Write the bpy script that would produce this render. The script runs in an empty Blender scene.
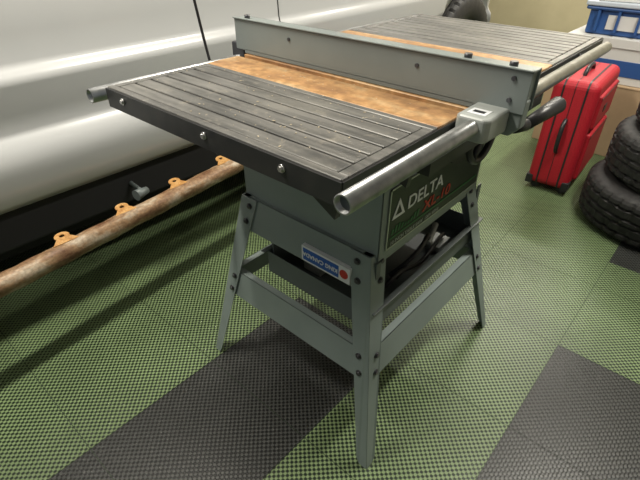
import bpy, bmesh, math, random
from mathutils import Vector, Matrix, noise
random.seed(4)
D=bpy.data; S=bpy.context.scene
S.view_settings.view_transform='Standard'
S.view_settings.look='None'

# ---------------- materials ----------------
def mat(name,col,rough=.5,metal=0,noise=None,bump=0,nscale=20,spec=.5,coat=0):
    m=D.materials.new(name);m.use_nodes=True;nt=m.node_tree;b=nt.nodes['Principled BSDF']
    b.inputs['Base Color'].default_value=(*col,1);b.inputs['Roughness'].default_value=rough;b.inputs['Metallic'].default_value=metal
    b.inputs['Specular IOR Level'].default_value=spec;b.inputs['Coat Weight'].default_value=coat
    tc=nt.nodes.new('ShaderNodeTexCoord')
    n=nt.nodes.new('ShaderNodeTexNoise');n.inputs['Scale'].default_value=nscale;n.inputs['Detail'].default_value=8
    nt.links.new(tc.outputs['Object'],n.inputs['Vector'])
    if noise:
        r=nt.nodes.new('ShaderNodeValToRGB');r.color_ramp.elements[0].position=.35;r.color_ramp.elements[1].position=.65
        r.color_ramp.elements[0].color=(*noise,1);r.color_ramp.elements[1].color=(*col,1)
        nt.links.new(n.outputs['Fac'],r.inputs['Fac']);nt.links.new(r.outputs['Color'],b.inputs['Base Color'])
    if bump:
        bp=nt.nodes.new('ShaderNodeBump');bp.inputs['Strength'].default_value=bump;bp.inputs['Distance'].default_value=.002
        nt.links.new(n.outputs['Fac'],bp.inputs['Height']);nt.links.new(bp.outputs['Normal'],b.inputs['Normal'])
    return m
M={}
M['gray']=mat('painted_steel_gray',(.235,.280,.272),.38,0,(.205,.248,.240),.05,6)
M['grayd']=mat('painted_steel_dark',(.11,.13,.13),.45)
M['fence']=mat('fence_gray',(.22,.25,.245),.36,.1,(.185,.212,.21),.05,5)
M['steel']=mat('tube_steel',(.46,.47,.475),.30,.85,(.32,.33,.335),.08,40)
M['cast']=mat('cast_light_gray',(.38,.40,.39),.4,.1,(.32,.34,.33),.1,30)
M['black']=mat('black_plastic',(.018,.018,.02),.4)
M['blackm']=mat('black_enamel',(.018,.019,.021),.4,0,(.030,.030,.030),.1,30)
M['rubber']=mat('rubber',(.016,.016,.017),.65,0,(.028,.027,.026),.2,60)
M['bolt']=mat('bolt_steel',(.10,.10,.11),.35,.8)
M['boltl']=mat('bolt_light',(.55,.55,.55),.3,.8)
M['white']=mat('white_paint',(.52,.53,.54),.24,0,None,0,coat=.4)
M['sticker']=mat('white_label',(.72,.74,.77),.4)
M['blue']=mat('blue_print',(.02,.10,.42),.4)
M['bluebin']=mat('blue_plastic',(.025,.085,.26),.4)
M['redp']=mat('red_print',(.50,.03,.02),.4)
M['greenp']=mat('green_print',(.03,.15,.05),.4)
M['panel']=mat('panel_black',(.012,.018,.014),.35)
M['red']=mat('red_fabric',(.44,.008,.022),.6,0,(.36,.007,.016),.3,200)
M['wall']=mat('wall_tan',(.48,.42,.27),.8,0,(.45,.39,.25),.1,8)
M['wallg']=mat('wall_gray',(.36,.34,.30),.8,0,(.34,.32,.28),.1,8)
M['ceil']=mat('ceiling_white',(.52,.50,.46),.9)
M['glass']=mat('dark_glass',(.01,.012,.014),.05)
M['card']=mat('cardboard',(.42,.30,.18),.8,0,(.38,.27,.16),.1,10)
M['tub']=mat('tub_white_plastic',(.50,.56,.63),.35)
M['paper']=mat('paper_white',(.58,.58,.56),.7)
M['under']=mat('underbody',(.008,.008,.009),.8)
M['rim']=mat('alloy_rim',(.5,.5,.52),.3,.8)
M['dust']=mat('sawdust',(.50,.43,.31),.9)

def rustmat(name,c1,c2,c3,sc,metal=.3,rough=.5,stretch=(1,1,1)):
    m=D.materials.new(name);m.use_nodes=True;nt=m.node_tree;b=nt.nodes['Principled BSDF'];L=nt.links.new
    tc=nt.nodes.new('ShaderNodeTexCoord');mp=nt.nodes.new('ShaderNodeMapping');mp.inputs['Scale'].default_value=stretch
    n=nt.nodes.new('ShaderNodeTexNoise');n.inputs['Scale'].default_value=sc;n.inputs['Detail'].default_value=12;n.inputs['Roughness'].default_value=.68
    L(tc.outputs['Object'],mp.inputs[0]);L(mp.outputs[0],n.inputs['Vector'])
    r=nt.nodes.new('ShaderNodeValToRGB');e=r.color_ramp.elements
    e[0].position=.36;e[0].color=(*c1,1);e[1].position=.64;e[1].color=(*c3,1)
    k=e.new(.5);k.color=(*c2,1)
    L(n.outputs['Fac'],r.inputs['Fac'])
    n3=nt.nodes.new('ShaderNodeTexNoise');n3.inputs['Scale'].default_value=sc*9;n3.inputs['Detail'].default_value=6;L(tc.outputs['Object'],n3.inputs['Vector'])
    mr=nt.nodes.new('ShaderNodeMapRange');mr.inputs[1].default_value=.35;mr.inputs[2].default_value=.65;mr.inputs[3].default_value=.76;mr.inputs[4].default_value=1.14;L(n3.outputs['Fac'],mr.inputs[0])
    mm=nt.nodes.new('ShaderNodeMixRGB');mm.blend_type='MULTIPLY';mm.inputs[0].default_value=1;L(r.outputs[0],mm.inputs[1]);L(mr.outputs[0],mm.inputs[2])
    L(mm.outputs[0],b.inputs['Base Color'])
    b.inputs['Metallic'].default_value=metal;b.inputs['Roughness'].default_value=rough
    bp=nt.nodes.new('ShaderNodeBump');bp.inputs['Strength'].default_value=.3;bp.inputs['Distance'].default_value=.0015
    L(n.outputs['Fac'],bp.inputs['Height']);L(bp.outputs['Normal'],b.inputs['Normal'])
    return m
M['rust']=rustmat('rusty_cast_iron',(.28,.15,.07),(.42,.235,.10),(.50,.34,.18),7,.10,.48,(2.2,.8,1))
M['rustpipe']=rustmat('rusty_pipe',(.13,.06,.03),(.28,.175,.095),(.44,.37,.28),13,.1,.5,(.6,1.5,1.5))
M['rusttab']=rustmat('rusty_tab',(.30,.13,.03),(.46,.24,.07),(.5,.31,.13),30,.1,.6)

def wingmat():
    m=D.materials.new('scuffed_wing');m.use_nodes=True;nt=m.node_tree;b=nt.nodes['Principled BSDF'];L=nt.links.new
    tc=nt.nodes.new('ShaderNodeTexCoord');mp=nt.nodes.new('ShaderNodeMapping');mp.inputs['Scale'].default_value=(60,5,20)
    L(tc.outputs['Object'],mp.inputs['Vector'])
    n=nt.nodes.new('ShaderNodeTexNoise');n.inputs['Scale'].default_value=1;n.inputs['Detail'].default_value=10;L(mp.outputs[0],n.inputs['Vector'])
    r=nt.nodes.new('ShaderNodeValToRGB');e=r.color_ramp.elements;e[0].position=.36;e[0].color=(.075,.075,.072,1);e[1].position=.68;e[1].color=(.18,.175,.165,1)
    L(n.outputs['Fac'],r.inputs['Fac'])
    prev=r.outputs[0]
    for sc,lo,hi,st,col,amt in ((8,.48,.72,(1,.7,1),(.25,.24,.215),.6),(26,.56,.68,(1,1,1),(.33,.30,.25),.45),(85,.62,.67,(1,1,1),(.48,.42,.32),.6)):
        m2=nt.nodes.new('ShaderNodeMapping');m2.inputs['Scale'].default_value=st;L(tc.outputs['Object'],m2.inputs[0])
        n2=nt.nodes.new('ShaderNodeTexNoise');n2.inputs['Scale'].default_value=sc;n2.inputs['Detail'].default_value=12;n2.inputs['Roughness'].default_value=.72;L(m2.outputs[0],n2.inputs['Vector'])
        r2=nt.nodes.new('ShaderNodeMapRange');r2.inputs[1].default_value=lo;r2.inputs[2].default_value=hi;r2.inputs[4].default_value=amt;L(n2.outputs['Fac'],r2.inputs[0])
        mx=nt.nodes.new('ShaderNodeMixRGB');mx.inputs[2].default_value=(*col,1)
        L(r2.outputs[0],mx.inputs[0]);L(prev,mx.inputs[1]);prev=mx.outputs[0]
    L(prev,b.inputs['Base Color'])
    b.inputs['Roughness'].default_value=.42;b.inputs['Metallic'].default_value=.2
    return m
M['wing']=wingmat()

def tilemat(name,c,cd):
    m=D.materials.new(name);m.use_nodes=True;nt=m.node_tree;b=nt.nodes['Principled BSDF'];L=nt.links.new
    tc=nt.nodes.new('ShaderNodeTexCoord');sep=nt.nodes.new('ShaderNodeSeparateXYZ');L(tc.outputs['Object'],sep.inputs[0])
    def mt(op,a,bv=None):
        q=nt.nodes.new('ShaderNodeMath');q.operation=op
        for i,x in enumerate((a,bv)):
            if x is None: continue
            if isinstance(x,(int,float)): q.inputs[i].default_value=x
            else: L(x,q.inputs[i])
        return q.outputs[0]
    k=2*math.pi/.0160
    sx=mt('SINE',mt('MULTIPLY',sep.outputs[0],k));sy=mt('SINE',mt('MULTIPLY',sep.outputs[1],k))
    h=mt('MULTIPLY',sx,sy)
    mr=nt.nodes.new('ShaderNodeMapRange');mr.inputs[1].default_value=-.10;mr.inputs[2].default_value=.35;mr.inputs[3].default_value=1;mr.inputs[4].default_value=0;L(h,mr.inputs[0])
    n=nt.nodes.new('ShaderNodeTexNoise');n.inputs['Scale'].default_value=2.5;n.inputs['Detail'].default_value=8;L(tc.outputs['Object'],n.inputs['Vector'])
    mx=nt.nodes.new('ShaderNodeMixRGB');mx.inputs[1].default_value=(*cd,1);mx.inputs[2].default_value=(*c,1);L(mr.outputs[0],mx.inputs[0])
    m2=nt.nodes.new('ShaderNodeMixRGB');m2.blend_type='MULTIPLY';m2.inputs[0].default_value=.6
    rr=nt.nodes.new('ShaderNodeMapRange');rr.inputs[1].default_value=.3;rr.inputs[2].default_value=.7;rr.inputs[3].default_value=.55;rr.inputs[4].default_value=1.3;L(n.outputs['Fac'],rr.inputs[0])
    L(mx.outputs[0],m2.inputs[1]);L(rr.outputs[0],m2.inputs[2]);L(m2.outputs[0],b.inputs['Base Color'])
    bp=nt.nodes.new('ShaderNodeBump');bp.inputs['Strength'].default_value=1;bp.inputs['Distance'].default_value=.005;L(mr.outputs[0],bp.inputs['Height']);L(bp.outputs[0],b.inputs['Normal'])
    b.inputs['Roughness'].default_value=.36
    return m
M['tg']=tilemat('floor_tile_green',(.205,.285,.135),(.010,.022,.010))
M['tb']=tilemat('floor_tile_black',(.060,.063,.060),(.003,.003,.003))
M['seam']=mat('floor_seam',(.03,.05,.025),.6)

# ---------------- mesh helpers ----------------
def emp(name,loc=(0,0,0)):
    e=D.objects.new(name,None);S.collection.objects.link(e);e.location=loc;e.empty_display_size=.1;return e
def fin(bm,name,m,parent=None,smooth=False,bevel=0,bseg=2):
    bmesh.ops.recalc_face_normals(bm,faces=bm.faces)
    me=D.meshes.new(name);bm.to_mesh(me);bm.free()
    ms=m if isinstance(m,(list,tuple)) else [m]
    for x in ms: me.materials.append(M[x] if isinstance(x,str) else x)
    o=D.objects.new(name,me);S.collection.objects.link(o)
    if smooth:
        for p in me.polygons:p.use_smooth=True
    if bevel:
        b=o.modifiers.new('bevel','BEVEL');b.width=bevel;b.segments=bseg;b.limit_method='ANGLE';b.angle_limit=math.radians(40)
    if parent:o.parent=parent
    return o
def abox(bm,lo,hi,mi=0):
    vs=[bm.verts.new((x,y,z)) for x in (lo[0],hi[0]) for y in (lo[1],hi[1]) for z in (lo[2],hi[2])]
    for f in [(0,1,3,2),(4,6,7,5),(0,4,5,1),(2,3,7,6),(0,2,6,4),(1,5,7,3)]:
        bm.faces.new([vs[i] for i in f]).material_index=mi
def prism(bm,pts,off,mi=0):
    a=[bm.verts.new(p) for p in pts];b=[bm.verts.new(Vector(p)+Vector(off)) for p in pts];n=len(a)
    bm.faces.new(a).material_index=mi;bm.faces.new(b[::-1]).material_index=mi
    for i in range(n): bm.faces.new([a[i],a[(i+1)%n],b[(i+1)%n],b[i]]).material_index=mi
def acyl(bm,p,q,r,r2=None,seg=24,mi=0,cap=True):
    p=Vector(p);q=Vector(q);d=(q-p).normalized();u=d.orthogonal().normalized();v=d.cross(u);r2=r if r2 is None else r2
    A=[bm.verts.new(p+(u*math.cos(t)+v*math.sin(t))*r) for t in [2*math.pi*i/seg for i in range(seg)]]
    B=[bm.verts.new(q+(u*math.cos(t)+v*math.sin(t))*r2) for t in [2*math.pi*i/seg for i in range(seg)]]
    for i in range(seg):
        f=bm.faces.new([A[i],A[(i+1)%seg],B[(i+1)%seg],B[i]]);f.material_index=mi;f.smooth=True
    if cap: bm.faces.new(A[::-1]).material_index=mi;bm.faces.new(B).material_index=mi
def atube(bm,p,q,r,ri,seg=28,mi=0):
    p=Vector(p);q=Vector(q);d=(q-p).normalized();u=d.orthogonal().normalized();v=d.cross(u)
    def ring(c,rr): return [bm.verts.new(c+(u*math.cos(2*math.pi*i/seg)+v*math.sin(2*math.pi*i/seg))*rr) for i in range(seg)]
    A,B,C2,E=ring(p,r),ring(q,r),ring(p,ri),ring(q,ri)
    for i in range(seg):
        j=(i+1)%seg
        for (a,b) in ((A,B),(B,E),(E,C2),(C2,A)):
            f=bm.faces.new([a[i],a[j],b[j],b[i]]);f.material_index=mi;f.smooth=True
def box(name,lo,hi,m,parent=None,bevel=0,bseg=2):
    bm=bmesh.new();abox(bm,lo,hi);return fin(bm,name,m,parent,bevel=bevel,bseg=bseg)
def curve(name,pts,r,m,parent=None):
    c=D.curves.new(name,'CURVE');c.dimensions='3D';s=c.splines.new('NURBS');s.points.add(len(pts)-1)
    for i,p in enumerate(pts): s.points[i].co=(*p,1)
    s.use_endpoint_u=True;s.order_u=4;c.bevel_depth=r;c.bevel_resolution=4;c.materials.append(M[m])
    o=D.objects.new(name,c);S.collection.objects.link(o)
    if parent:o.parent=parent
    return o
def text(name,body,loc,rot,size,m,parent,ext=.0006,shear=0,sx=1):
    c=D.curves.new(name,'FONT');c.body=body;c.size=size;c.extrude=ext;c.shear=shear;c.materials.append(M[m]);c.offset=.0004
    o=D.objects.new(name,c);S.collection.objects.link(o);o.location=loc;o.rotation_euler=rot;o.scale=(sx,1,1);o.parent=parent
    return o

# ---------------- room ----------------
def floor():
    bm=bmesh.new();T=.4;ox,oy=.9-.4*9,-.22-.4*6
    g=.0008
    for i in range(22):
        for j in range(16):
            x=ox+i*T;y=oy+j*T
            cells=[(x+a,y+b) for a in (0,T/2) for b in (0,T/2)]
            for cx,cy in cells:
                mx,my=cx+.1,cy+.1
                blk=(-.8<mx<.5 and .18<my<.58) or (.1<mx<.9 and -1.2<my<-.22) or (1.5<mx<1.7 and -.42<my<-.22)
                x0=cx+(g if abs(cx-x)<1e-6 else 0);x1=cx+T/2-(0 if abs(cx-x)<1e-6 else g)
                y0=cy+(g if abs(cy-y)<1e-6 else 0);y1=cy+T/2-(0 if abs(cy-y)<1e-6 else g)
                vs=[bm.verts.new(p) for p in ((x0,y0,0),(x1,y0,0),(x1,y1,0),(x0,y1,0))]
                bm.faces.new(vs).material_index=1 if blk else 0
    x0,x1,y0,y1=ox-.0,ox+22*T,oy,oy+16*T
    vs=[bm.verts.new(p) for p in ((x0,y0,-.003),(x1,y0,-.003),(x1,y1,-.003),(x0,y1,-.003))]
    bm.faces.new(vs).material_index=2
    fin(bm,'floor',['tg','tb','seam'])
    return x0,x1,y0,y1
X0,X1,Y0,Y1=floor()
WX=4.6
box('wall_far',(WX,Y0,0),(WX+.1,Y1,2.6),'wall')
box('wall_left',(X0,3.7,0),(WX,3.8,2.6),'wallg')
box('wall_right',(X0,-2.2,0),(WX,-2.1,2.6),'wallg')
box('ceiling',(X0,-2.2,2.6),(WX+.1,3.8,2.7),'ceil')
box('baseboard_far',(WX-.015,-2.1,0),(WX,3.7,.1),'paper')

# ---------------- table saw ----------------
H=.88;W=1.164;DD=.60;w1=.2436;w2=.7624
saw=emp('table_saw')
HL=.5654
def leg(sx,sy,z):
    t=z/HL
    x=.1401+.0991*t if sx<0 else .8288-.1047*t
    y=.0003+.1033*t if sy<0 else .6149-.0952*t
    return Vector((x,y,z))
def wid(z): return .030+.030*z/HL
th=.003
k=0
for sx in (-1,1):
    for sy in (-1,1):
        k+=1;bm=bmesh.new()
        b=leg(sx,sy,0);t=leg(sx,sy,HL)
        dx=-sx;dy=-sy
        prism(bm,[b,b+Vector((dx*.024,0,0)),b+Vector((dx*.034,0,.02)),t+Vector((dx*.058,0,0)),t],(0,dy*th,0))
        prism(bm,[b,b+Vector((0,dy*.024,0)),b+Vector((0,dy*.034,.02)),t+Vector((0,dy*.058,0)),t],(dx*th,0,0))
        fin(bm,'leg_%d'%k,'gray',saw,bevel=.0012)
        bm=bmesh.new()
        for z in (.545,.50,.315,.27):
            p=leg(sx,sy,z);wd=wid(z)*.62
            for q,n in ((p+Vector((dx*wd,0,0)),Vector((0,sy,0))),(p+Vector((0,dy*wd,0)),Vector((sx,0,0)))):
                acyl(bm,q,q+n*.002,.0085,seg=16);acyl(bm,q+n*.002,q+n*.006,.0065,.005,seg=10)
        fin(bm,'leg_bolts_%d'%k,'bolt',saw)
def rail(name,z0,z1,side,inset=.004,lip=.02):
    bm=bmesh.new()
    if side in('l','r'):
        s=-1 if side=='l' else 1;iv=Vector((-s*inset,0,0))
        pts=[leg(s,-1,z0)+iv,leg(s,1,z0)+iv,leg(s,1,z1)+iv,leg(s,-1,z1)+iv]
        prism(bm,[p+Vector((0,(.008 if i in(0,3) else -.008),0)) for i,p in enumerate(pts)],(-s*.002,0,0))
        a,b=pts[3],pts[2];prism(bm,[a,b,b+Vector((-s*lip,0,0)),a+Vector((-s*lip,0,0))],(0,0,-.002))
    else:
        s=-1 if side=='f' else 1;iv=Vector((0,-s*inset,0))
        pts=[leg(-1,s,z0)+iv,leg(1,s,z0)+iv,leg(1,s,z1)+iv,leg(-1,s,z1)+iv]
        prism(bm,[p+Vector(((.008 if i in(0,3) else -.008),0,0)) for i,p in enumerate(pts)],(0,-s*.002,0))
        a,b=pts[3],pts[2];prism(bm,[a,b,b+Vector((0,-s*lip,0)),a+Vector((0,-s*lip,0))],(0,0,-.002))
    fin(bm,name,'gray',saw)
rail('apron_side_1',.475,.5654,'l');rail('apron_side_2',.475,.5654,'r');rail('apron_back',.475,.5654,'b');rail('apron_front',.535,.5654,'f')
for i,s in enumerate('lrbf'): rail('brace_%d'%(i+1),.25,.33,s)
cx0,cx1,cy0,cy1=.255,.715,.097,.52
bm=bmesh.new()
for lo,hi in (((cx0,cy0,.55),(cx0+.003,cy1,.845)),((cx1-.003,cy0,.55),(cx1,cy1,.845)),((cx0,cy0,.55),(cx1,cy0+.003,.845)),((cx0,cy1-.003,.55),(cx1,cy1,.845))): abox(bm,lo,hi)
abox(bm,(cx0,cy0,.842),(cx1,cy1,.846))
fin(bm,'cabinet',['gray'],saw,bevel=.001)
box('front_badge',(.278,cy0-.003,.572),(.70,cy0,.715),'panel',saw,bevel=.001)
bm=bmesh.new()
for lo,hi in (((.276,cy0-.004,.570),(.702,cy0-.002,.573)),((.276,cy0-.004,.714),(.702,cy0-.002,.717)),((.276,cy0-.004,.570),(.279,cy0-.002,.717)),((.699,cy0-.004,.570),(.702,cy0-.002,.717))):abox(bm,lo,hi)
fin(bm,'badge_border','boltl',saw)
R90=(math.pi/2,0,0)
text('badge_text_1','DELTA',(.345,cy0-.004,.644),R90,.044,'sticker',saw,sx=1.15)
text('badge_text_2','XL-10',(.415,cy0-.004,.606),R90,.038,'redp',saw,shear=.1,sx=1.3)
text('badge_text_3','10 INCH TABLE SAW  120V 60Hz',(.29,cy0-.004,.577),R90,.013,'cast',saw,sx=1.1,ext=.0003)
bm=bmesh.new()
yb=cy0-.0045
tri=[(.288,.642),(.336,.642),(.312,.686)];tin=[(.299,.648),(.325,.648),(.312,.673)]
for i in range(3):
    j=(i+1)%3;prism(bm,[(tri[i][0],yb,tri[i][1]),(tri[j][0],yb,tri[j][1]),(tin[j][0],yb,tin[j][1]),(tin[i][0],yb,tin[i][1])],(0,.001,0))
fin(bm,'badge_triangle','sticker',saw)
bm=bmesh.new()
for i in range(9):
    x=.29+i*.0125
    prism(bm,[(x,yb,.604),(x+.006,yb,.604),(x+.010,yb,.616+.006*math.sin(i)),(x+.004,yb,.616+.006*math.sin(i))],(0,.001,0))
abox(bm,(.285,yb,.594),(.69,yb+.001,.598))
fin(bm,'badge_stripe','greenp',saw)
lz0,lz1=.479,.522
def lp(y,z):
    return (leg(-1,-1,lz0).x-.0005,y,z)
bm=bmesh.new();prism(bm,[lp(.146,lz0),lp(.292,lz0),lp(.292,lz1),lp(.146,lz1)],(.012,0,0));fin(bm,'side_label','sticker',saw)
bm=bmesh.new();prism(bm,[lp(.178,lz0+.005),lp(.287,lz0+.005),lp(.287,lz1-.005),lp(.178,lz1-.005)],(-.0006,0,0));fin(bm,'side_label_blue','blue',saw)
bm=bmesh.new();p=Vector(lp(.163,.501));acyl(bm,p,p+Vector((-.0006,0,0)),.012);fin(bm,'side_label_red','redp',saw)
mt=Matrix(((0,0,-1),(1,0,0),(0,-1,0)))
tx=text('side_label_text','KING CANADA',(0,0,0),(0,0,0),.0155,'sticker',saw)
tx.rotation_euler=mt.to_euler();tx.location=(lp(0,.5)[0]-.0010,.180,.506)

bm=bmesh.new()
tx0,tx1,ty0,ty1,tz0,tz1=.235,.755,.085,.43,.365,.43
abox(bm,(tx0,ty0,tz0),(tx1,ty1,tz0+.003))
for lo,hi in (((tx0,ty0,tz0),(tx1,ty0+.003,tz1)),((tx0,ty1-.003,tz0),(tx1,ty1,tz1)),((tx0,ty0,tz0),(tx0+.003,ty1,tz1)),((tx1-.003,ty0,tz0),(tx1,ty1,tz1))):abox(bm,lo,hi)
for lo,hi in (((tx0-.012,ty0-.012,tz1),(tx1+.012,ty0+.003,tz1+.003)),((tx0-.012,ty1-.003,tz1),(tx1+.012,ty1+.012,tz1+.003))):abox(bm,lo,hi)
fin(bm,'tray',['grayd'],saw,bevel=.001)
bm=bmesh.new()
for x in (tx0+.02,tx1-.02):
    for y in (ty0+.01,ty1-.01): abox(bm,(x-.008,y-.002,tz0),(x+.008,y+.002,.55))
fin(bm,'tray_hangers','grayd',saw)
bm=bmesh.new()
acyl(bm,(.36,.25,.475),(.58,.25,.475),.075,seg=32);acyl(bm,(.34,.25,.475),(.36,.25,.475),.05,.073,seg=32);acyl(bm,(.58,.25,.475),(.605,.25,.475),.073,.05,seg=32)
for i in range(16):
    a=2*math.pi*i/16;c=Vector((0,math.cos(a),math.sin(a)))
    o=Vector((.38,.25,.475))+c*.073
    acyl(bm,o,o+Vector((.18,0,0)),.005,seg=6)
abox(bm,(.40,.15,.49),(.50,.20,.54))
fin(bm,'motor','blackm',saw)
for i,pp in enumerate([[(.40,.15,.40),(.45,.10,.46),(.52,.12,.50),(.58,.14,.42),(.50,.16,.385),(.42,.14,.385)],[(.33,.13,.40),(.36,.11,.45),(.43,.12,.42),(.5,.11,.40),(.6,.12,.44),(.66,.14,.40)]]):
    curve('power_cord_%d'%(i+1),pp,.006,'black',saw)
bm=bmesh.new()
abox(bm,(.60,.12,.372),(.67,.17,.392));abox(bm,(.30,.30,.372),(.36,.36,.40))
acyl(bm,(.55,.13,.43),(.62,.15,.45),.008)
fin(bm,'tray_contents','cast',saw,bevel=.002)

def wing(name,x0,x1):
    bm=bmesh.new();zt=H
    abox(bm,(x0,0,zt-.036),(x1,DD,zt-.005))
    bw=.014
    abox(bm,(x0,0,zt-.006),(x0+bw,DD,zt));abox(bm,(x1-bw,0,zt-.006),(x1,DD,zt))
    abox(bm,(x0+bw,0,zt-.006),(x1-bw,bw*1.2,zt));abox(bm,(x0+bw,DD-bw*1.2,zt-.006),(x1-bw,DD,zt))
    n=max(5,round((x1-x0)/.042));ww=(x1-x0-2*bw)/n
    for i in range(n):
        a=x0+bw+i*ww
        abox(bm,(a+.0025,bw*1.2+.003,zt-.006),(a+ww-.0025,DD-bw*1.2-.003,zt-.0005))
    return fin(bm,name,'wing',saw,bevel=.0012,bseg=1)
wing('table_wing_1',0,w1-.001);wing('table_wing_2',w2+.001,W)
bm=bmesh.new()
for i in range(110):
    x=random.uniform(.02,.34);y=random.gauss(.28,.15)
    if not .02<y<.58: continue
    s=random.uniform(.0005,.0014);a=random.random()*3
    c=Vector((x,y,H-.0003));u=Vector((math.cos(a),math.sin(a),0))*s*random.uniform(1,2.6);v=Vector((-math.sin(a),math.cos(a),0))*s
    prism(bm,[c+u,c+v,c-u,c-v],(0,0,s*.6))
fin(bm,'sawdust','dust',saw)
bm=bmesh.new()
slots=[(.335,.355),(.665,.685)]
for a,b in ((w1,.335),(.355,.665),(.685,w2)): abox(bm,(a,0,H-.034),(b,DD,H))
for a,b in slots: abox(bm,(a,0,H-.034),(b,DD,H-.010))
fin(bm,'main_table','rust',saw,bevel=.001,bseg=1)
box('throat_plate',(.46,.2,H),(.55,.46,H+.001),'steel',saw)
bm=bmesh.new()
abox(bm,(-.004,-.002,H-.040),(0,DD+.002,H-.003));abox(bm,(W,-.002,H-.040),(W+.004,DD+.002,H-.003))
abox(bm,(.0,-.003,H-.040),(W,0,H-.004))
abox(bm,(0,DD,H-.040),(W,DD+.003,H-.006))
prism(bm,[(.012,.01,H-.036),(.012,.09,H-.036),(.012,.02,H-.075)],(.012,0,0))
prism(bm,[(.20,.01,H-.036),(.20,.20,H-.036),(.20,.02,H-.10)],(.012,0,0))
fin(bm,'wing_skirts','blackm',saw)
bm=bmesh.new()
for y in (.105,.285,.54):
    acyl(bm,(-.004,y,H-.017),(-.006,y,H-.017),.0065,seg=16);acyl(bm,(-.006,y,H-.017),(-.009,y,H-.017),.0045,seg=6)
fin(bm,'skirt_bolts','boltl',saw)
box('table_underside',(w1,.003,H-.09),(w2,DD-.003,H-.0345),'blackm',saw)
RY,RZ=-.036,.875
RE=W-.10
bm=bmesh.new();atube(bm,(-.042,RY,RZ),(RE,RY,RZ),.014,.0112);atube(bm,(-.022,DD+.04,.857),(RE,DD+.04,.857),.0145,.0115)
fin(bm,'guide_rails','steel',saw)
bm=bmesh.new()
for y,z,xa in ((RY,RZ,-.033),(DD+.04,.857,-.014)):
    for x in (xa,RE-.015): acyl(bm,(x,y,z),(x+.008,y,z),.0116)
fin(bm,'rail_end_plugs','grayd',saw)
bm=bmesh.new()
for x in (.62,.95):
    acyl(bm,(x,RY+.01,.865),(x,0,.865),.008)
for x in (.08,.30,.62,.95): acyl(bm,(x,DD+.0,.857),(x,DD+.03,.857),.008)
fin(bm,'rail_standoffs','bolt',saw)
fx0,fx1=.362,.398;fy0,fy1=-.088,.635;fz0,fz1=H+.008,H+.078
bm=bmesh.new()
abox(bm,(fx0,fy0,fz0),(fx0+.003,fy1,fz1));abox(bm,(fx1-.003,fy0,fz0),(fx1,fy1,fz1))
abox(bm,(fx0,fy0,fz1-.004),(fx1,fy1,fz1));abox(bm,(fx0-.005,fy0,fz1-.001),(fx0+.004,fy1,fz1+.002))
abox(bm,(fx0,0,H+.001),(fx1,fy1-.03,fz0+.003));abox(bm,(fx0+.003,fy0+.004,fz0+.003),(fx1-.003,fy0+.007,fz1-.004))
fin(bm,'fence',['fence'],saw,bevel=.001)
bm=bmesh.new()
prism(bm,[(0,-.086,fz0+.02),(0,-.086,.862),(0,-.070,.846),(0,-.02,.846),(0,-.008,.862),(0,-.006,fz0+.02)],(.026,0,0))
bmesh.ops.translate(bm,vec=(fx0+.004,0,0),verts=bm.verts)
fin(bm,'fence_end_bracket','fence',saw,bevel=.003)
bm=bmesh.new()
for y in (.60,.03,-.05):
    acyl(bm,(fx0+.012,y,fz1),(fx0+.012,y,fz1+.008),.007,seg=6)
for y in (.45,.12): acyl(bm,(fx0,y,fz0+.045),(fx0-.002,y,fz0+.045),.004,seg=12)
for z in (.02,.055): acyl(bm,(fx0,-.06,fz0+z),(fx0-.003,-.06,fz0+z),.004,seg=12)
fin(bm,'fence_bolts','bolt',saw)
box('fence_rear_clamp',(fx0+.005,fy1-.02,H-.03),(fx1-.005,fy1+.025,H+.02),'bolt',saw,bevel=.002)
bm=bmesh.new()
prism(bm,[(.284,-.058,.894),(.296,-.064,.894),(.366,-.066,.894),(.366,-.006,.894),(.292,-.006,.894),(.284,-.012,.894)],(0,0,-.042))
fin(bm,'fence_head','cast',saw,bevel=.006,bseg=3)
box('fence_head_label',(.300,-.050,.8935),(.328,-.018,.8948),'sticker',saw)
box('fence_head_label_mark',(.308,-.044,.8945),(.318,-.024,.8953),'black',saw)
bm=bmesh.new();acyl(bm,(.392,-.07,.855),(.425,-.077,.852),.011,.011);acyl(bm,(.425,-.077,.852),(.515,-.098,.871),.0105,.0155);acyl(bm,(.515,-.098,.871),(.521,-.0995,.872),.0155,.012)
fin(bm,'fence_lock_handle','black',saw)
bm=bmesh.new()
pts=[(.56+.085*math.cos(a),cy0-.012,.765+.085*math.sin(a)) for a in [math.pi*(1+i/16) for i in range(17)]]
prism(bm,pts+[(.645,cy0-.012,.80),(.475,cy0-.012,.80)],(0,.01,0))
fin(bm,'bevel_scale','blackm',saw)
def torus(bm,c,n,R_,r_,seg=32,s2=10):
    c=Vector(c);n=Vector(n).normalized();u=n.orthogonal().normalized();v=n.cross(u);rings=[]
    for i in range(seg):
        a=2*math.pi*i/seg;d=u*math.cos(a)+v*math.sin(a)
        rings.append([bm.verts.new(c+d*(R_+r_*math.cos(2*math.pi*j/s2))+n*r_*math.sin(2*math.pi*j/s2)) for j in range(s2)])
    for i in range(seg):
        for j in range(s2):
            f=bm.faces.new([rings[i][j],rings[(i+1)%seg][j],rings[(i+1)%seg][(j+1)%s2],rings[i][(j+1)%s2]]);f.smooth=True
bm=bmesh.new()
hc=(.545,cy0-.055,.765)
torus(bm,hc,(0,1,0),.06,.008)
for a in (0,2.1,4.2): acyl(bm,hc,(hc[0]+.06*math.cos(a),hc[1],hc[2]+.06*math.sin(a)),.007,seg=8)
acyl(bm,(hc[0],cy0,hc[2]),(hc[0],hc[1]-.008,hc[2]),.015)
acyl(bm,(hc[0]+.05,hc[1],hc[2]+.03),(hc[0]+.05,hc[1]-.045,hc[2]+.03),.009)
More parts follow.
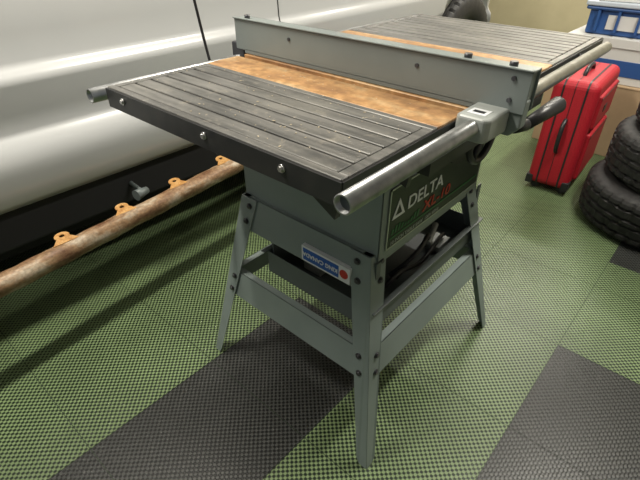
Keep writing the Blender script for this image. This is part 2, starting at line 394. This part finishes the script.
fin(bm,'handwheel','black',saw)
bm=bmesh.new();abox(bm,(.66,cy0-.03,.74),(.71,cy0,.81));abox(bm,(.672,cy0-.036,.755),(.698,cy0-.03,.795))
fin(bm,'power_switch','black',saw,bevel=.003)
curve('power_cable',[(.31,.75,2.6),(.31,.75,1.8),(.30,.74,1.2),(.32,.72,.95),(.33,.70,.80),(.34,.66,.66)],.0035,'black')

# ---------------- van ----------------
van=emp('van',(0,0,0))
prof=[(1.175,.42),(1.150,.445),(1.128,.50),(1.122,.56),(1.130,.61),(1.150,.635),(1.158,.65),(1.156,.70),(1.146,.775),(1.148,.80),(1.163,.810),(1.168,.83),(1.172,.90),(1.18,1.0),(1.20,1.12),(1.24,1.22)]
up=[(1.27,1.24),(1.36,1.62),(1.45,1.78),(1.62,1.84)]
ymid=2.10
full=prof+up
ring=full+[(2*ymid-y,z) for y,z in full[::-1]]
bm=bmesh.new()
xsn=[-2.1,-1.9,-1.4,-.6,0,.6,1.2,1.8,2.4,2.9,3.12,3.2]
rows=[]
for i,x in enumerate(xsn):
    e=0
    if i==0:e=.10
    if i==1:e=.03
    if i==len(xsn)-1:e=.12
    if i==len(xsn)-2:e=.04
    rows.append([bm.verts.new((x,ymid+(y-ymid)*(1-e),z if z<.5 else z-(z-.5)*e*1.2)) for y,z in ring])
for a,b in zip(rows[:-1],rows[1:]):
    for j in range(len(ring)-1):
        f=bm.faces.new([a[j],b[j],b[j+1],a[j+1]]);f.smooth=True
    f=bm.faces.new([a[-1],b[-1],b[0],a[0]])
bm.faces.new(rows[0]);bm.faces.new(rows[-1][::-1])
body=fin(bm,'body','white',van)
for p in body.data.polygons:p.use_smooth=True
body.modifiers.new('es','EDGE_SPLIT').split_angle=math.radians(50)
for i,wx in enumerate((2.72,-1.15)):
    bm=bmesh.new();acyl(bm,(wx,1.0,.40),(wx,1.45,.40),.435,seg=48)
    c=fin(bm,'arch_cutter','under');b=body.modifiers.new('arch%d'%i,'BOOLEAN');b.object=c;b.operation='DIFFERENCE'
dg=bpy.context.evaluated_depsgraph_get();me=D.meshes.new_from_object(body.evaluated_get(dg));body.modifiers.clear();body.data=me
for o in [o for o in D.objects if o.name.startswith('arch_cutter')]: D.objects.remove(o)
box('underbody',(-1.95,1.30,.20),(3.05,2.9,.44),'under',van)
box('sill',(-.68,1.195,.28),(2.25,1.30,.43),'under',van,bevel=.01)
bm=bmesh.new()
prism(bm,[(-.5,1.268,1.26),(1.0,1.268,1.26),(1.0,1.345,1.60),(-.3,1.345,1.60)],(0,.02,0));prism(bm,[(1.1,1.268,1.26),(2.6,1.268,1.26),(2.5,1.345,1.60),(1.1,1.345,1.60)],(0,.02,0))
fin(bm,'side_windows','glass',van)
def seam(x,z0,z1,name):
    bm=bmesh.new();pts=[(y,z) for y,z in prof if z0<=z<=z1]
    for (ya,za),(yb_,zb_) in zip(pts[:-1],pts[1:]):
        prism(bm,[(x,ya-.0012,za),(x+.005,ya-.0012,za),(x+.005,yb_-.0012,zb_),(x,yb_-.0012,zb_)],(0,.002,0))
    fin(bm,name,'under',van)
seam(1.02,.46,1.2,'door_seam_1');seam(-.52,.46,1.2,'door_seam_2')
def wheel(name,c,R_,w,parent,axis='y'):
    h=w/2
    P=[(R_*.60,-h*.80),(R_*.66,-h*.95),(R_*.78,-h*1.02),(R_*.90,-h*.96),(R_*.965,-h*.86),(R_*.99,-h*.74)]
    tr=[(-.74,1),(-.60,1),(-.56,.965),(-.50,.965),(-.46,1.003),(-.20,1.006),(-.17,.968),(-.09,.968),(-.06,1.008),(.06,1.008),(.09,.968),(.17,.968),(.20,1.006),(.46,1.003),(.50,.965),(.56,.965),(.60,1),(.74,.99)]
    P+= [(R_*a,h*b) for b,a in tr]
    P+= [(R_*.965,h*.86),(R_*.90,h*.96),(R_*.78,h*1.02),(R_*.66,h*.95),(R_*.60,h*.80),(R_*.61,h*.3),(R_*.61,-h*.3)]
    bm=bmesh.new();n=144;rows=[]
    for i in range(n):
        a=2*math.pi*i/n;row=[]
        for q,(r,z) in enumerate(P):
            rr=r
            if 5<=q<=8 and i%4==0: rr=r-R_*.028
            if 21<=q<=24 and (i+2)%4==0: rr=r-R_*.028
            if (10<=q<=11 or 18<=q<=19) and i%6<2: rr=r-R_*.022
            if 14<=q<=15 and i%6==4: rr=r-R_*.02
            row.append(bm.verts.new((rr*math.cos(a),rr*math.sin(a),z)) )
        rows.append(row)
    for i in range(n):
        for q in range(len(P)):
            f=bm.faces.new([rows[i][q],rows[(i+1)%n][q],rows[(i+1)%n][(q+1)%len(P)],rows[i][(q+1)%len(P)]])
            f.smooth = not(5<=q<=23)
    M4=Matrix.Identity(4) if axis=='z' else Matrix.Rotation(math.pi/2,4,'X')
    bmesh.ops.transform(bm,matrix=Matrix.Translation(c)@M4,verts=bm.verts)
    return fin(bm,name,'rubber',parent)
for i,wx in enumerate((2.72,-1.15)):
    wheel('tyre_%d'%(i+1),(wx,1.25,.38),.38,.24,van)
    bm=bmesh.new();acyl(bm,(wx,1.35,.38),(wx,1.19,.38),.225,seg=40)
    acyl(bm,(wx,1.19,.38),(wx,1.165,.38),.05)
    for a in range(6):
        t=a*math.pi/3;acyl(bm,(wx,1.185,.38),(wx+.2*math.cos(t),1.172,.38+.2*math.sin(t)),.025,seg=8)
    fin(bm,'rim_%d'%(i+1),'rim',van)
    wheel('tyre_%d'%(i+3),(wx,2.85,.38),.38,.24,van)
bm=bmesh.new()
pa=Vector((-.75,.965,.29));pb=Vector((.62,1.072,.325));pd=(pb-pa).normalized();pe=pa+pd*2.9
u=pd.orthogonal().normalized();v=pd.cross(u);rings=[]
N=260;sg=28
for i in range(N+1):
    t=2.9*i/N
    rings.append([])
    for j in range(sg):
        a=2*math.pi*j/sg;d=u*math.cos(a)+v*math.sin(a);q=pa+pd*t+d*.032
        e=noise.noise(q*22)*.0025+noise.noise(q*70)*.0015
        rings[-1].append(bm.verts.new(q+d*e))
for i in range(N):
    for j in range(sg):
        f=bm.faces.new([rings[i][j],rings[i+1][j],rings[i+1][(j+1)%sg],rings[i][(j+1)%sg]]);f.smooth=True
bm.faces.new(rings[0]);bm.faces.new(rings[-1])
fin(bm,'side_step_pipe','rustpipe',van)
bm=bmesh.new()
for t in (-.06,.15,.37,.60,1.0,1.4):
    s=(t-pa.x)/pd.x;c=pa+pd*s+Vector((0,.028,.037))
    def pt(an,r):return c+Vector((r*1.2*math.cos(an),r*math.sin(an)*.8,r*math.sin(an)*.25))
    for i in range(20):
        a=2*math.pi*i/20;b=2*math.pi*(i+1)/20
        prism(bm,[pt(a,.007),pt(b,.007),pt(b,.019),pt(a,.019)],(0,0,.004))
    prism(bm,[c+Vector((-.04,-.030,-.010)),c+Vector((.04,-.030,-.010)),c+Vector((.018,-.008,-.002)),c+Vector((-.018,-.008,-.002))],(0,0,.006))
fin(bm,'step_mount_tabs','rusttab',van)
bm=bmesh.new()
for x in (-.4,.9,1.8):
    s=(x-pa.x)/pd.x;c=pa+pd*s
    acyl(bm,c+Vector((0,.02,0)),(x,1.32,.34),.014)
fin(bm,'step_brackets','under',van)
bm=bmesh.new();c=pa+pd*((.23-pa.x)/pd.x)+Vector((0,.07,.03));acyl(bm,c,c+Vector((.05,.01,.0)),.02,.012);acyl(bm,c+Vector((.03,0,0)),(c.x+.03,1.25,.36),.008);fin(bm,'step_bumper','grayd',van)

# ---------------- suitcase ----------------
sc=emp('suitcase',(1.93,.10,0));sc.rotation_euler=(0,0,math.radians(3))
SL,SD,SH=.46,.20,.56;zb=.03
o=box('shell',(0,0,zb),(SL,SD,SH),'red',sc,bevel=.035,bseg=5)
def band(name,y0,y1,m,e=.002):
    bm=bmesh.new();r=.035;pts=[]
    for cxx,czz,a0 in ((SL-r,SH-r,0),(r,SH-r,90),(r,zb+r,180),(SL-r,zb+r,270)):
        for i in range(7):
            a=math.radians(a0+i*15);pts.append((cxx+(r+e)*math.cos(a),czz+(r+e)*math.sin(a)))
    n=len(pts)
    A=[bm.verts.new((x,y0,z)) for x,z in pts];B=[bm.verts.new((x,y1,z)) for x,z in pts]
    for i in range(n): bm.faces.new([A[i],A[(i+1)%n],B[(i+1)%n],B[i]])
    fin(bm,name,m,sc)
band('zipper_1',.045,.053,'black');band('zipper_2',.145,.153,'black');band('piping',.098,.101,'black',.0015)
bm=bmesh.new();abox(bm,(.05,-.018,.08),(SL-.05,.01,.32));fin(bm,'front_pocket_1','red',sc,bevel=.012,bseg=3)
bm=bmesh.new();abox(bm,(.05,-.014,.34),(SL-.05,.01,.50));fin(bm,'front_pocket_2','red',sc,bevel=.010,bseg=3)
bm=bmesh.new();abox(bm,(.05,-.0195,.30),(SL-.05,-.0175,.305));abox(bm,(.05,-.0155,.485),(SL-.05,-.0135,.490));abox(bm,(.17,-.0165,.40),(.23,-.0135,.43));fin(bm,'pocket_trim','black',sc)
curve('top_handle',[(.12,.1,SH-.005),(.12,.1,SH+.03),(.20,.1,SH+.035),(.28,.1,SH+.03),(.28,.1,SH-.005)],.009,'black',sc)
curve('side_handle',[(.003,.1,.38),(-.03,.1,.37),(-.035,.1,.30),(-.03,.1,.23),(.003,.1,.22)],.010,'black',sc)
bm=bmesh.new()
for x in (.03,SL-.05):
    for y in (.03,.16): acyl(bm,(x,y,.022),(x+.02,y,.022),.022);abox(bm,(x-.003,y-.018,.022),(x+.023,y+.018,.05))
abox(bm,(-.003,-.003,.03),(.05,.03,.075));abox(bm,(-.003,.17,.03),(.05,.203,.075))
fin(bm,'wheels','black',sc,bevel=.003)

# ---------------- tyre stack ----------------
for i,(dx,dy) in enumerate(((0,0),(.055,-.035),(.095,-.08))):
    w=wheel('car_tire',(0,0,0),.325,.205,None,axis='z');w.location=(1.97+dx,-.29+dy,.106+.2105*i);w.rotation_euler=(0,0,i*.7)

# ---------------- storage stuff ----------------
bm=bmesh.new();abox(bm,(0,0,0),(.5,.54,.40));abox(bm,(-.002,-.002,.392),(.502,.542,.402));o=fin(bm,'cardboard_box','card',None,bevel=.003);o.location=(2.60,-.02,0)
bm=bmesh.new();abox(bm,(0,0,0),(.42,.46,.22));abox(bm,(-.003,.02,.04),(.0,.44,.12),1);abox(bm,(-.006,-.006,.18),(.426,.466,.225));o=fin(bm,'file_box',['paper','bluebin'],None,bevel=.003);o.location=(2.63,.02,.404)
tub=emp('storage_tub',(2.66,.06,.631))
bm=bmesh.new();prism(bm,[(.02,.02,0),(.34,.02,0),(.34,.36,0),(.02,.36,0)],(0,0,.13));abox(bm,(.0,.0,.12),(.36,.38,.14));fin(bm,'bin','bluebin',tub,bevel=.010,bseg=3)
box('lid',(-.005,-.005,.14),(.365,.385,.165),'tub',tub,bevel=.006)
box('label',(.012,.08,.03),(.022,.26,.10),'paper',tub)
bm=bmesh.new()
for a in (.10,.20,.30): abox(bm,(-.008,a,.02),(.02,a+.012,.12))
fin(bm,'bin_ribs','bluebin',tub)
bm=bmesh.new();abox(bm,(0,0,0),(.24,.22,.02));abox(bm,(.01,.01,.02),(.23,.21,.04),1);abox(bm,(-.01,0.005,.04),(.22,.20,.06));o=fin(bm,'book_stack',['paper','bluebin'],None);o.location=(2.70,.17,.798);o.rotation_euler=(0,0,.2)
bm=bmesh.new();acyl(bm,(0,0,0),(0,0,.13),.045,.05);acyl(bm,(0,0,.13),(0,0,.145),.052,.052,mi=1);o=fin(bm,'plastic_jar',['tub','bluebin'],None);o.location=(2.74,.11,.798)
bm=bmesh.new();bmesh.ops.create_icosphere(bm,subdivisions=4,radius=1)
for v in bm.verts:
    n=v.co.copy();v.co=Vector((n.x*.16,n.y*.20,n.z*.13));
    v.co+=n*.012*math.sin(n.x*9+n.y*7)*math.cos(n.z*8)
torus(bm,(0,0,.12),(0,1,0),.06,.01,24,8)
bag=fin(bm,'duffel_bag','black',None,smooth=True);bag.location=(2.85,-.40,.13)

# ---------------- lights ----------------
def area(name,loc,rot,sx,sy,e,col):
    l=D.lights.new(name,'AREA');l.shape='RECTANGLE';l.size=sx;l.size_y=sy;l.energy=e;l.color=col
    o=D.objects.new(name,l);S.collection.objects.link(o);o.location=loc;o.rotation_euler=rot;return o
area('ceiling_lamp',(1.6,-.5,2.5),(0,0,0),1.2,.15,66,(1,.95,.84))
area('ceiling_lamp',(-.4,1.0,2.5),(0,0,0),1.2,.15,68,(1,.94,.82))
area('ceiling_lamp',(3.7,.6,2.5),(0,0,0),.15,1.2,75,(1,.95,.84))
w=D.worlds.new('world');S.world=w;w.use_nodes=True;w.node_tree.nodes['Background'].inputs[0].default_value=(.9,.95,1,1);w.node_tree.nodes['Background'].inputs[1].default_value=.2
# ---------------- camera ----------------
C=Vector((-.4128,-.3285,1.1524));y,pt,r=.7237,-.6074,.0027;f=461.5
F=Vector((math.cos(y)*math.cos(pt),math.sin(y)*math.cos(pt),math.sin(pt)))
Rv=F.cross(Vector((0,0,1))).normalized();U=Rv.cross(F)
Rv,U=Rv*math.cos(r)+U*math.sin(r),-Rv*math.sin(r)+U*math.cos(r)
cd=D.cameras.new('camera');cam=D.objects.new('camera',cd);S.collection.objects.link(cam)
cam.matrix_world=Matrix.Translation(C)@Matrix((Rv,U,-F)).transposed().to_4x4()
cd.sensor_width=36;cd.lens=f/640*36;cd.clip_start=.02
S.camera=cam
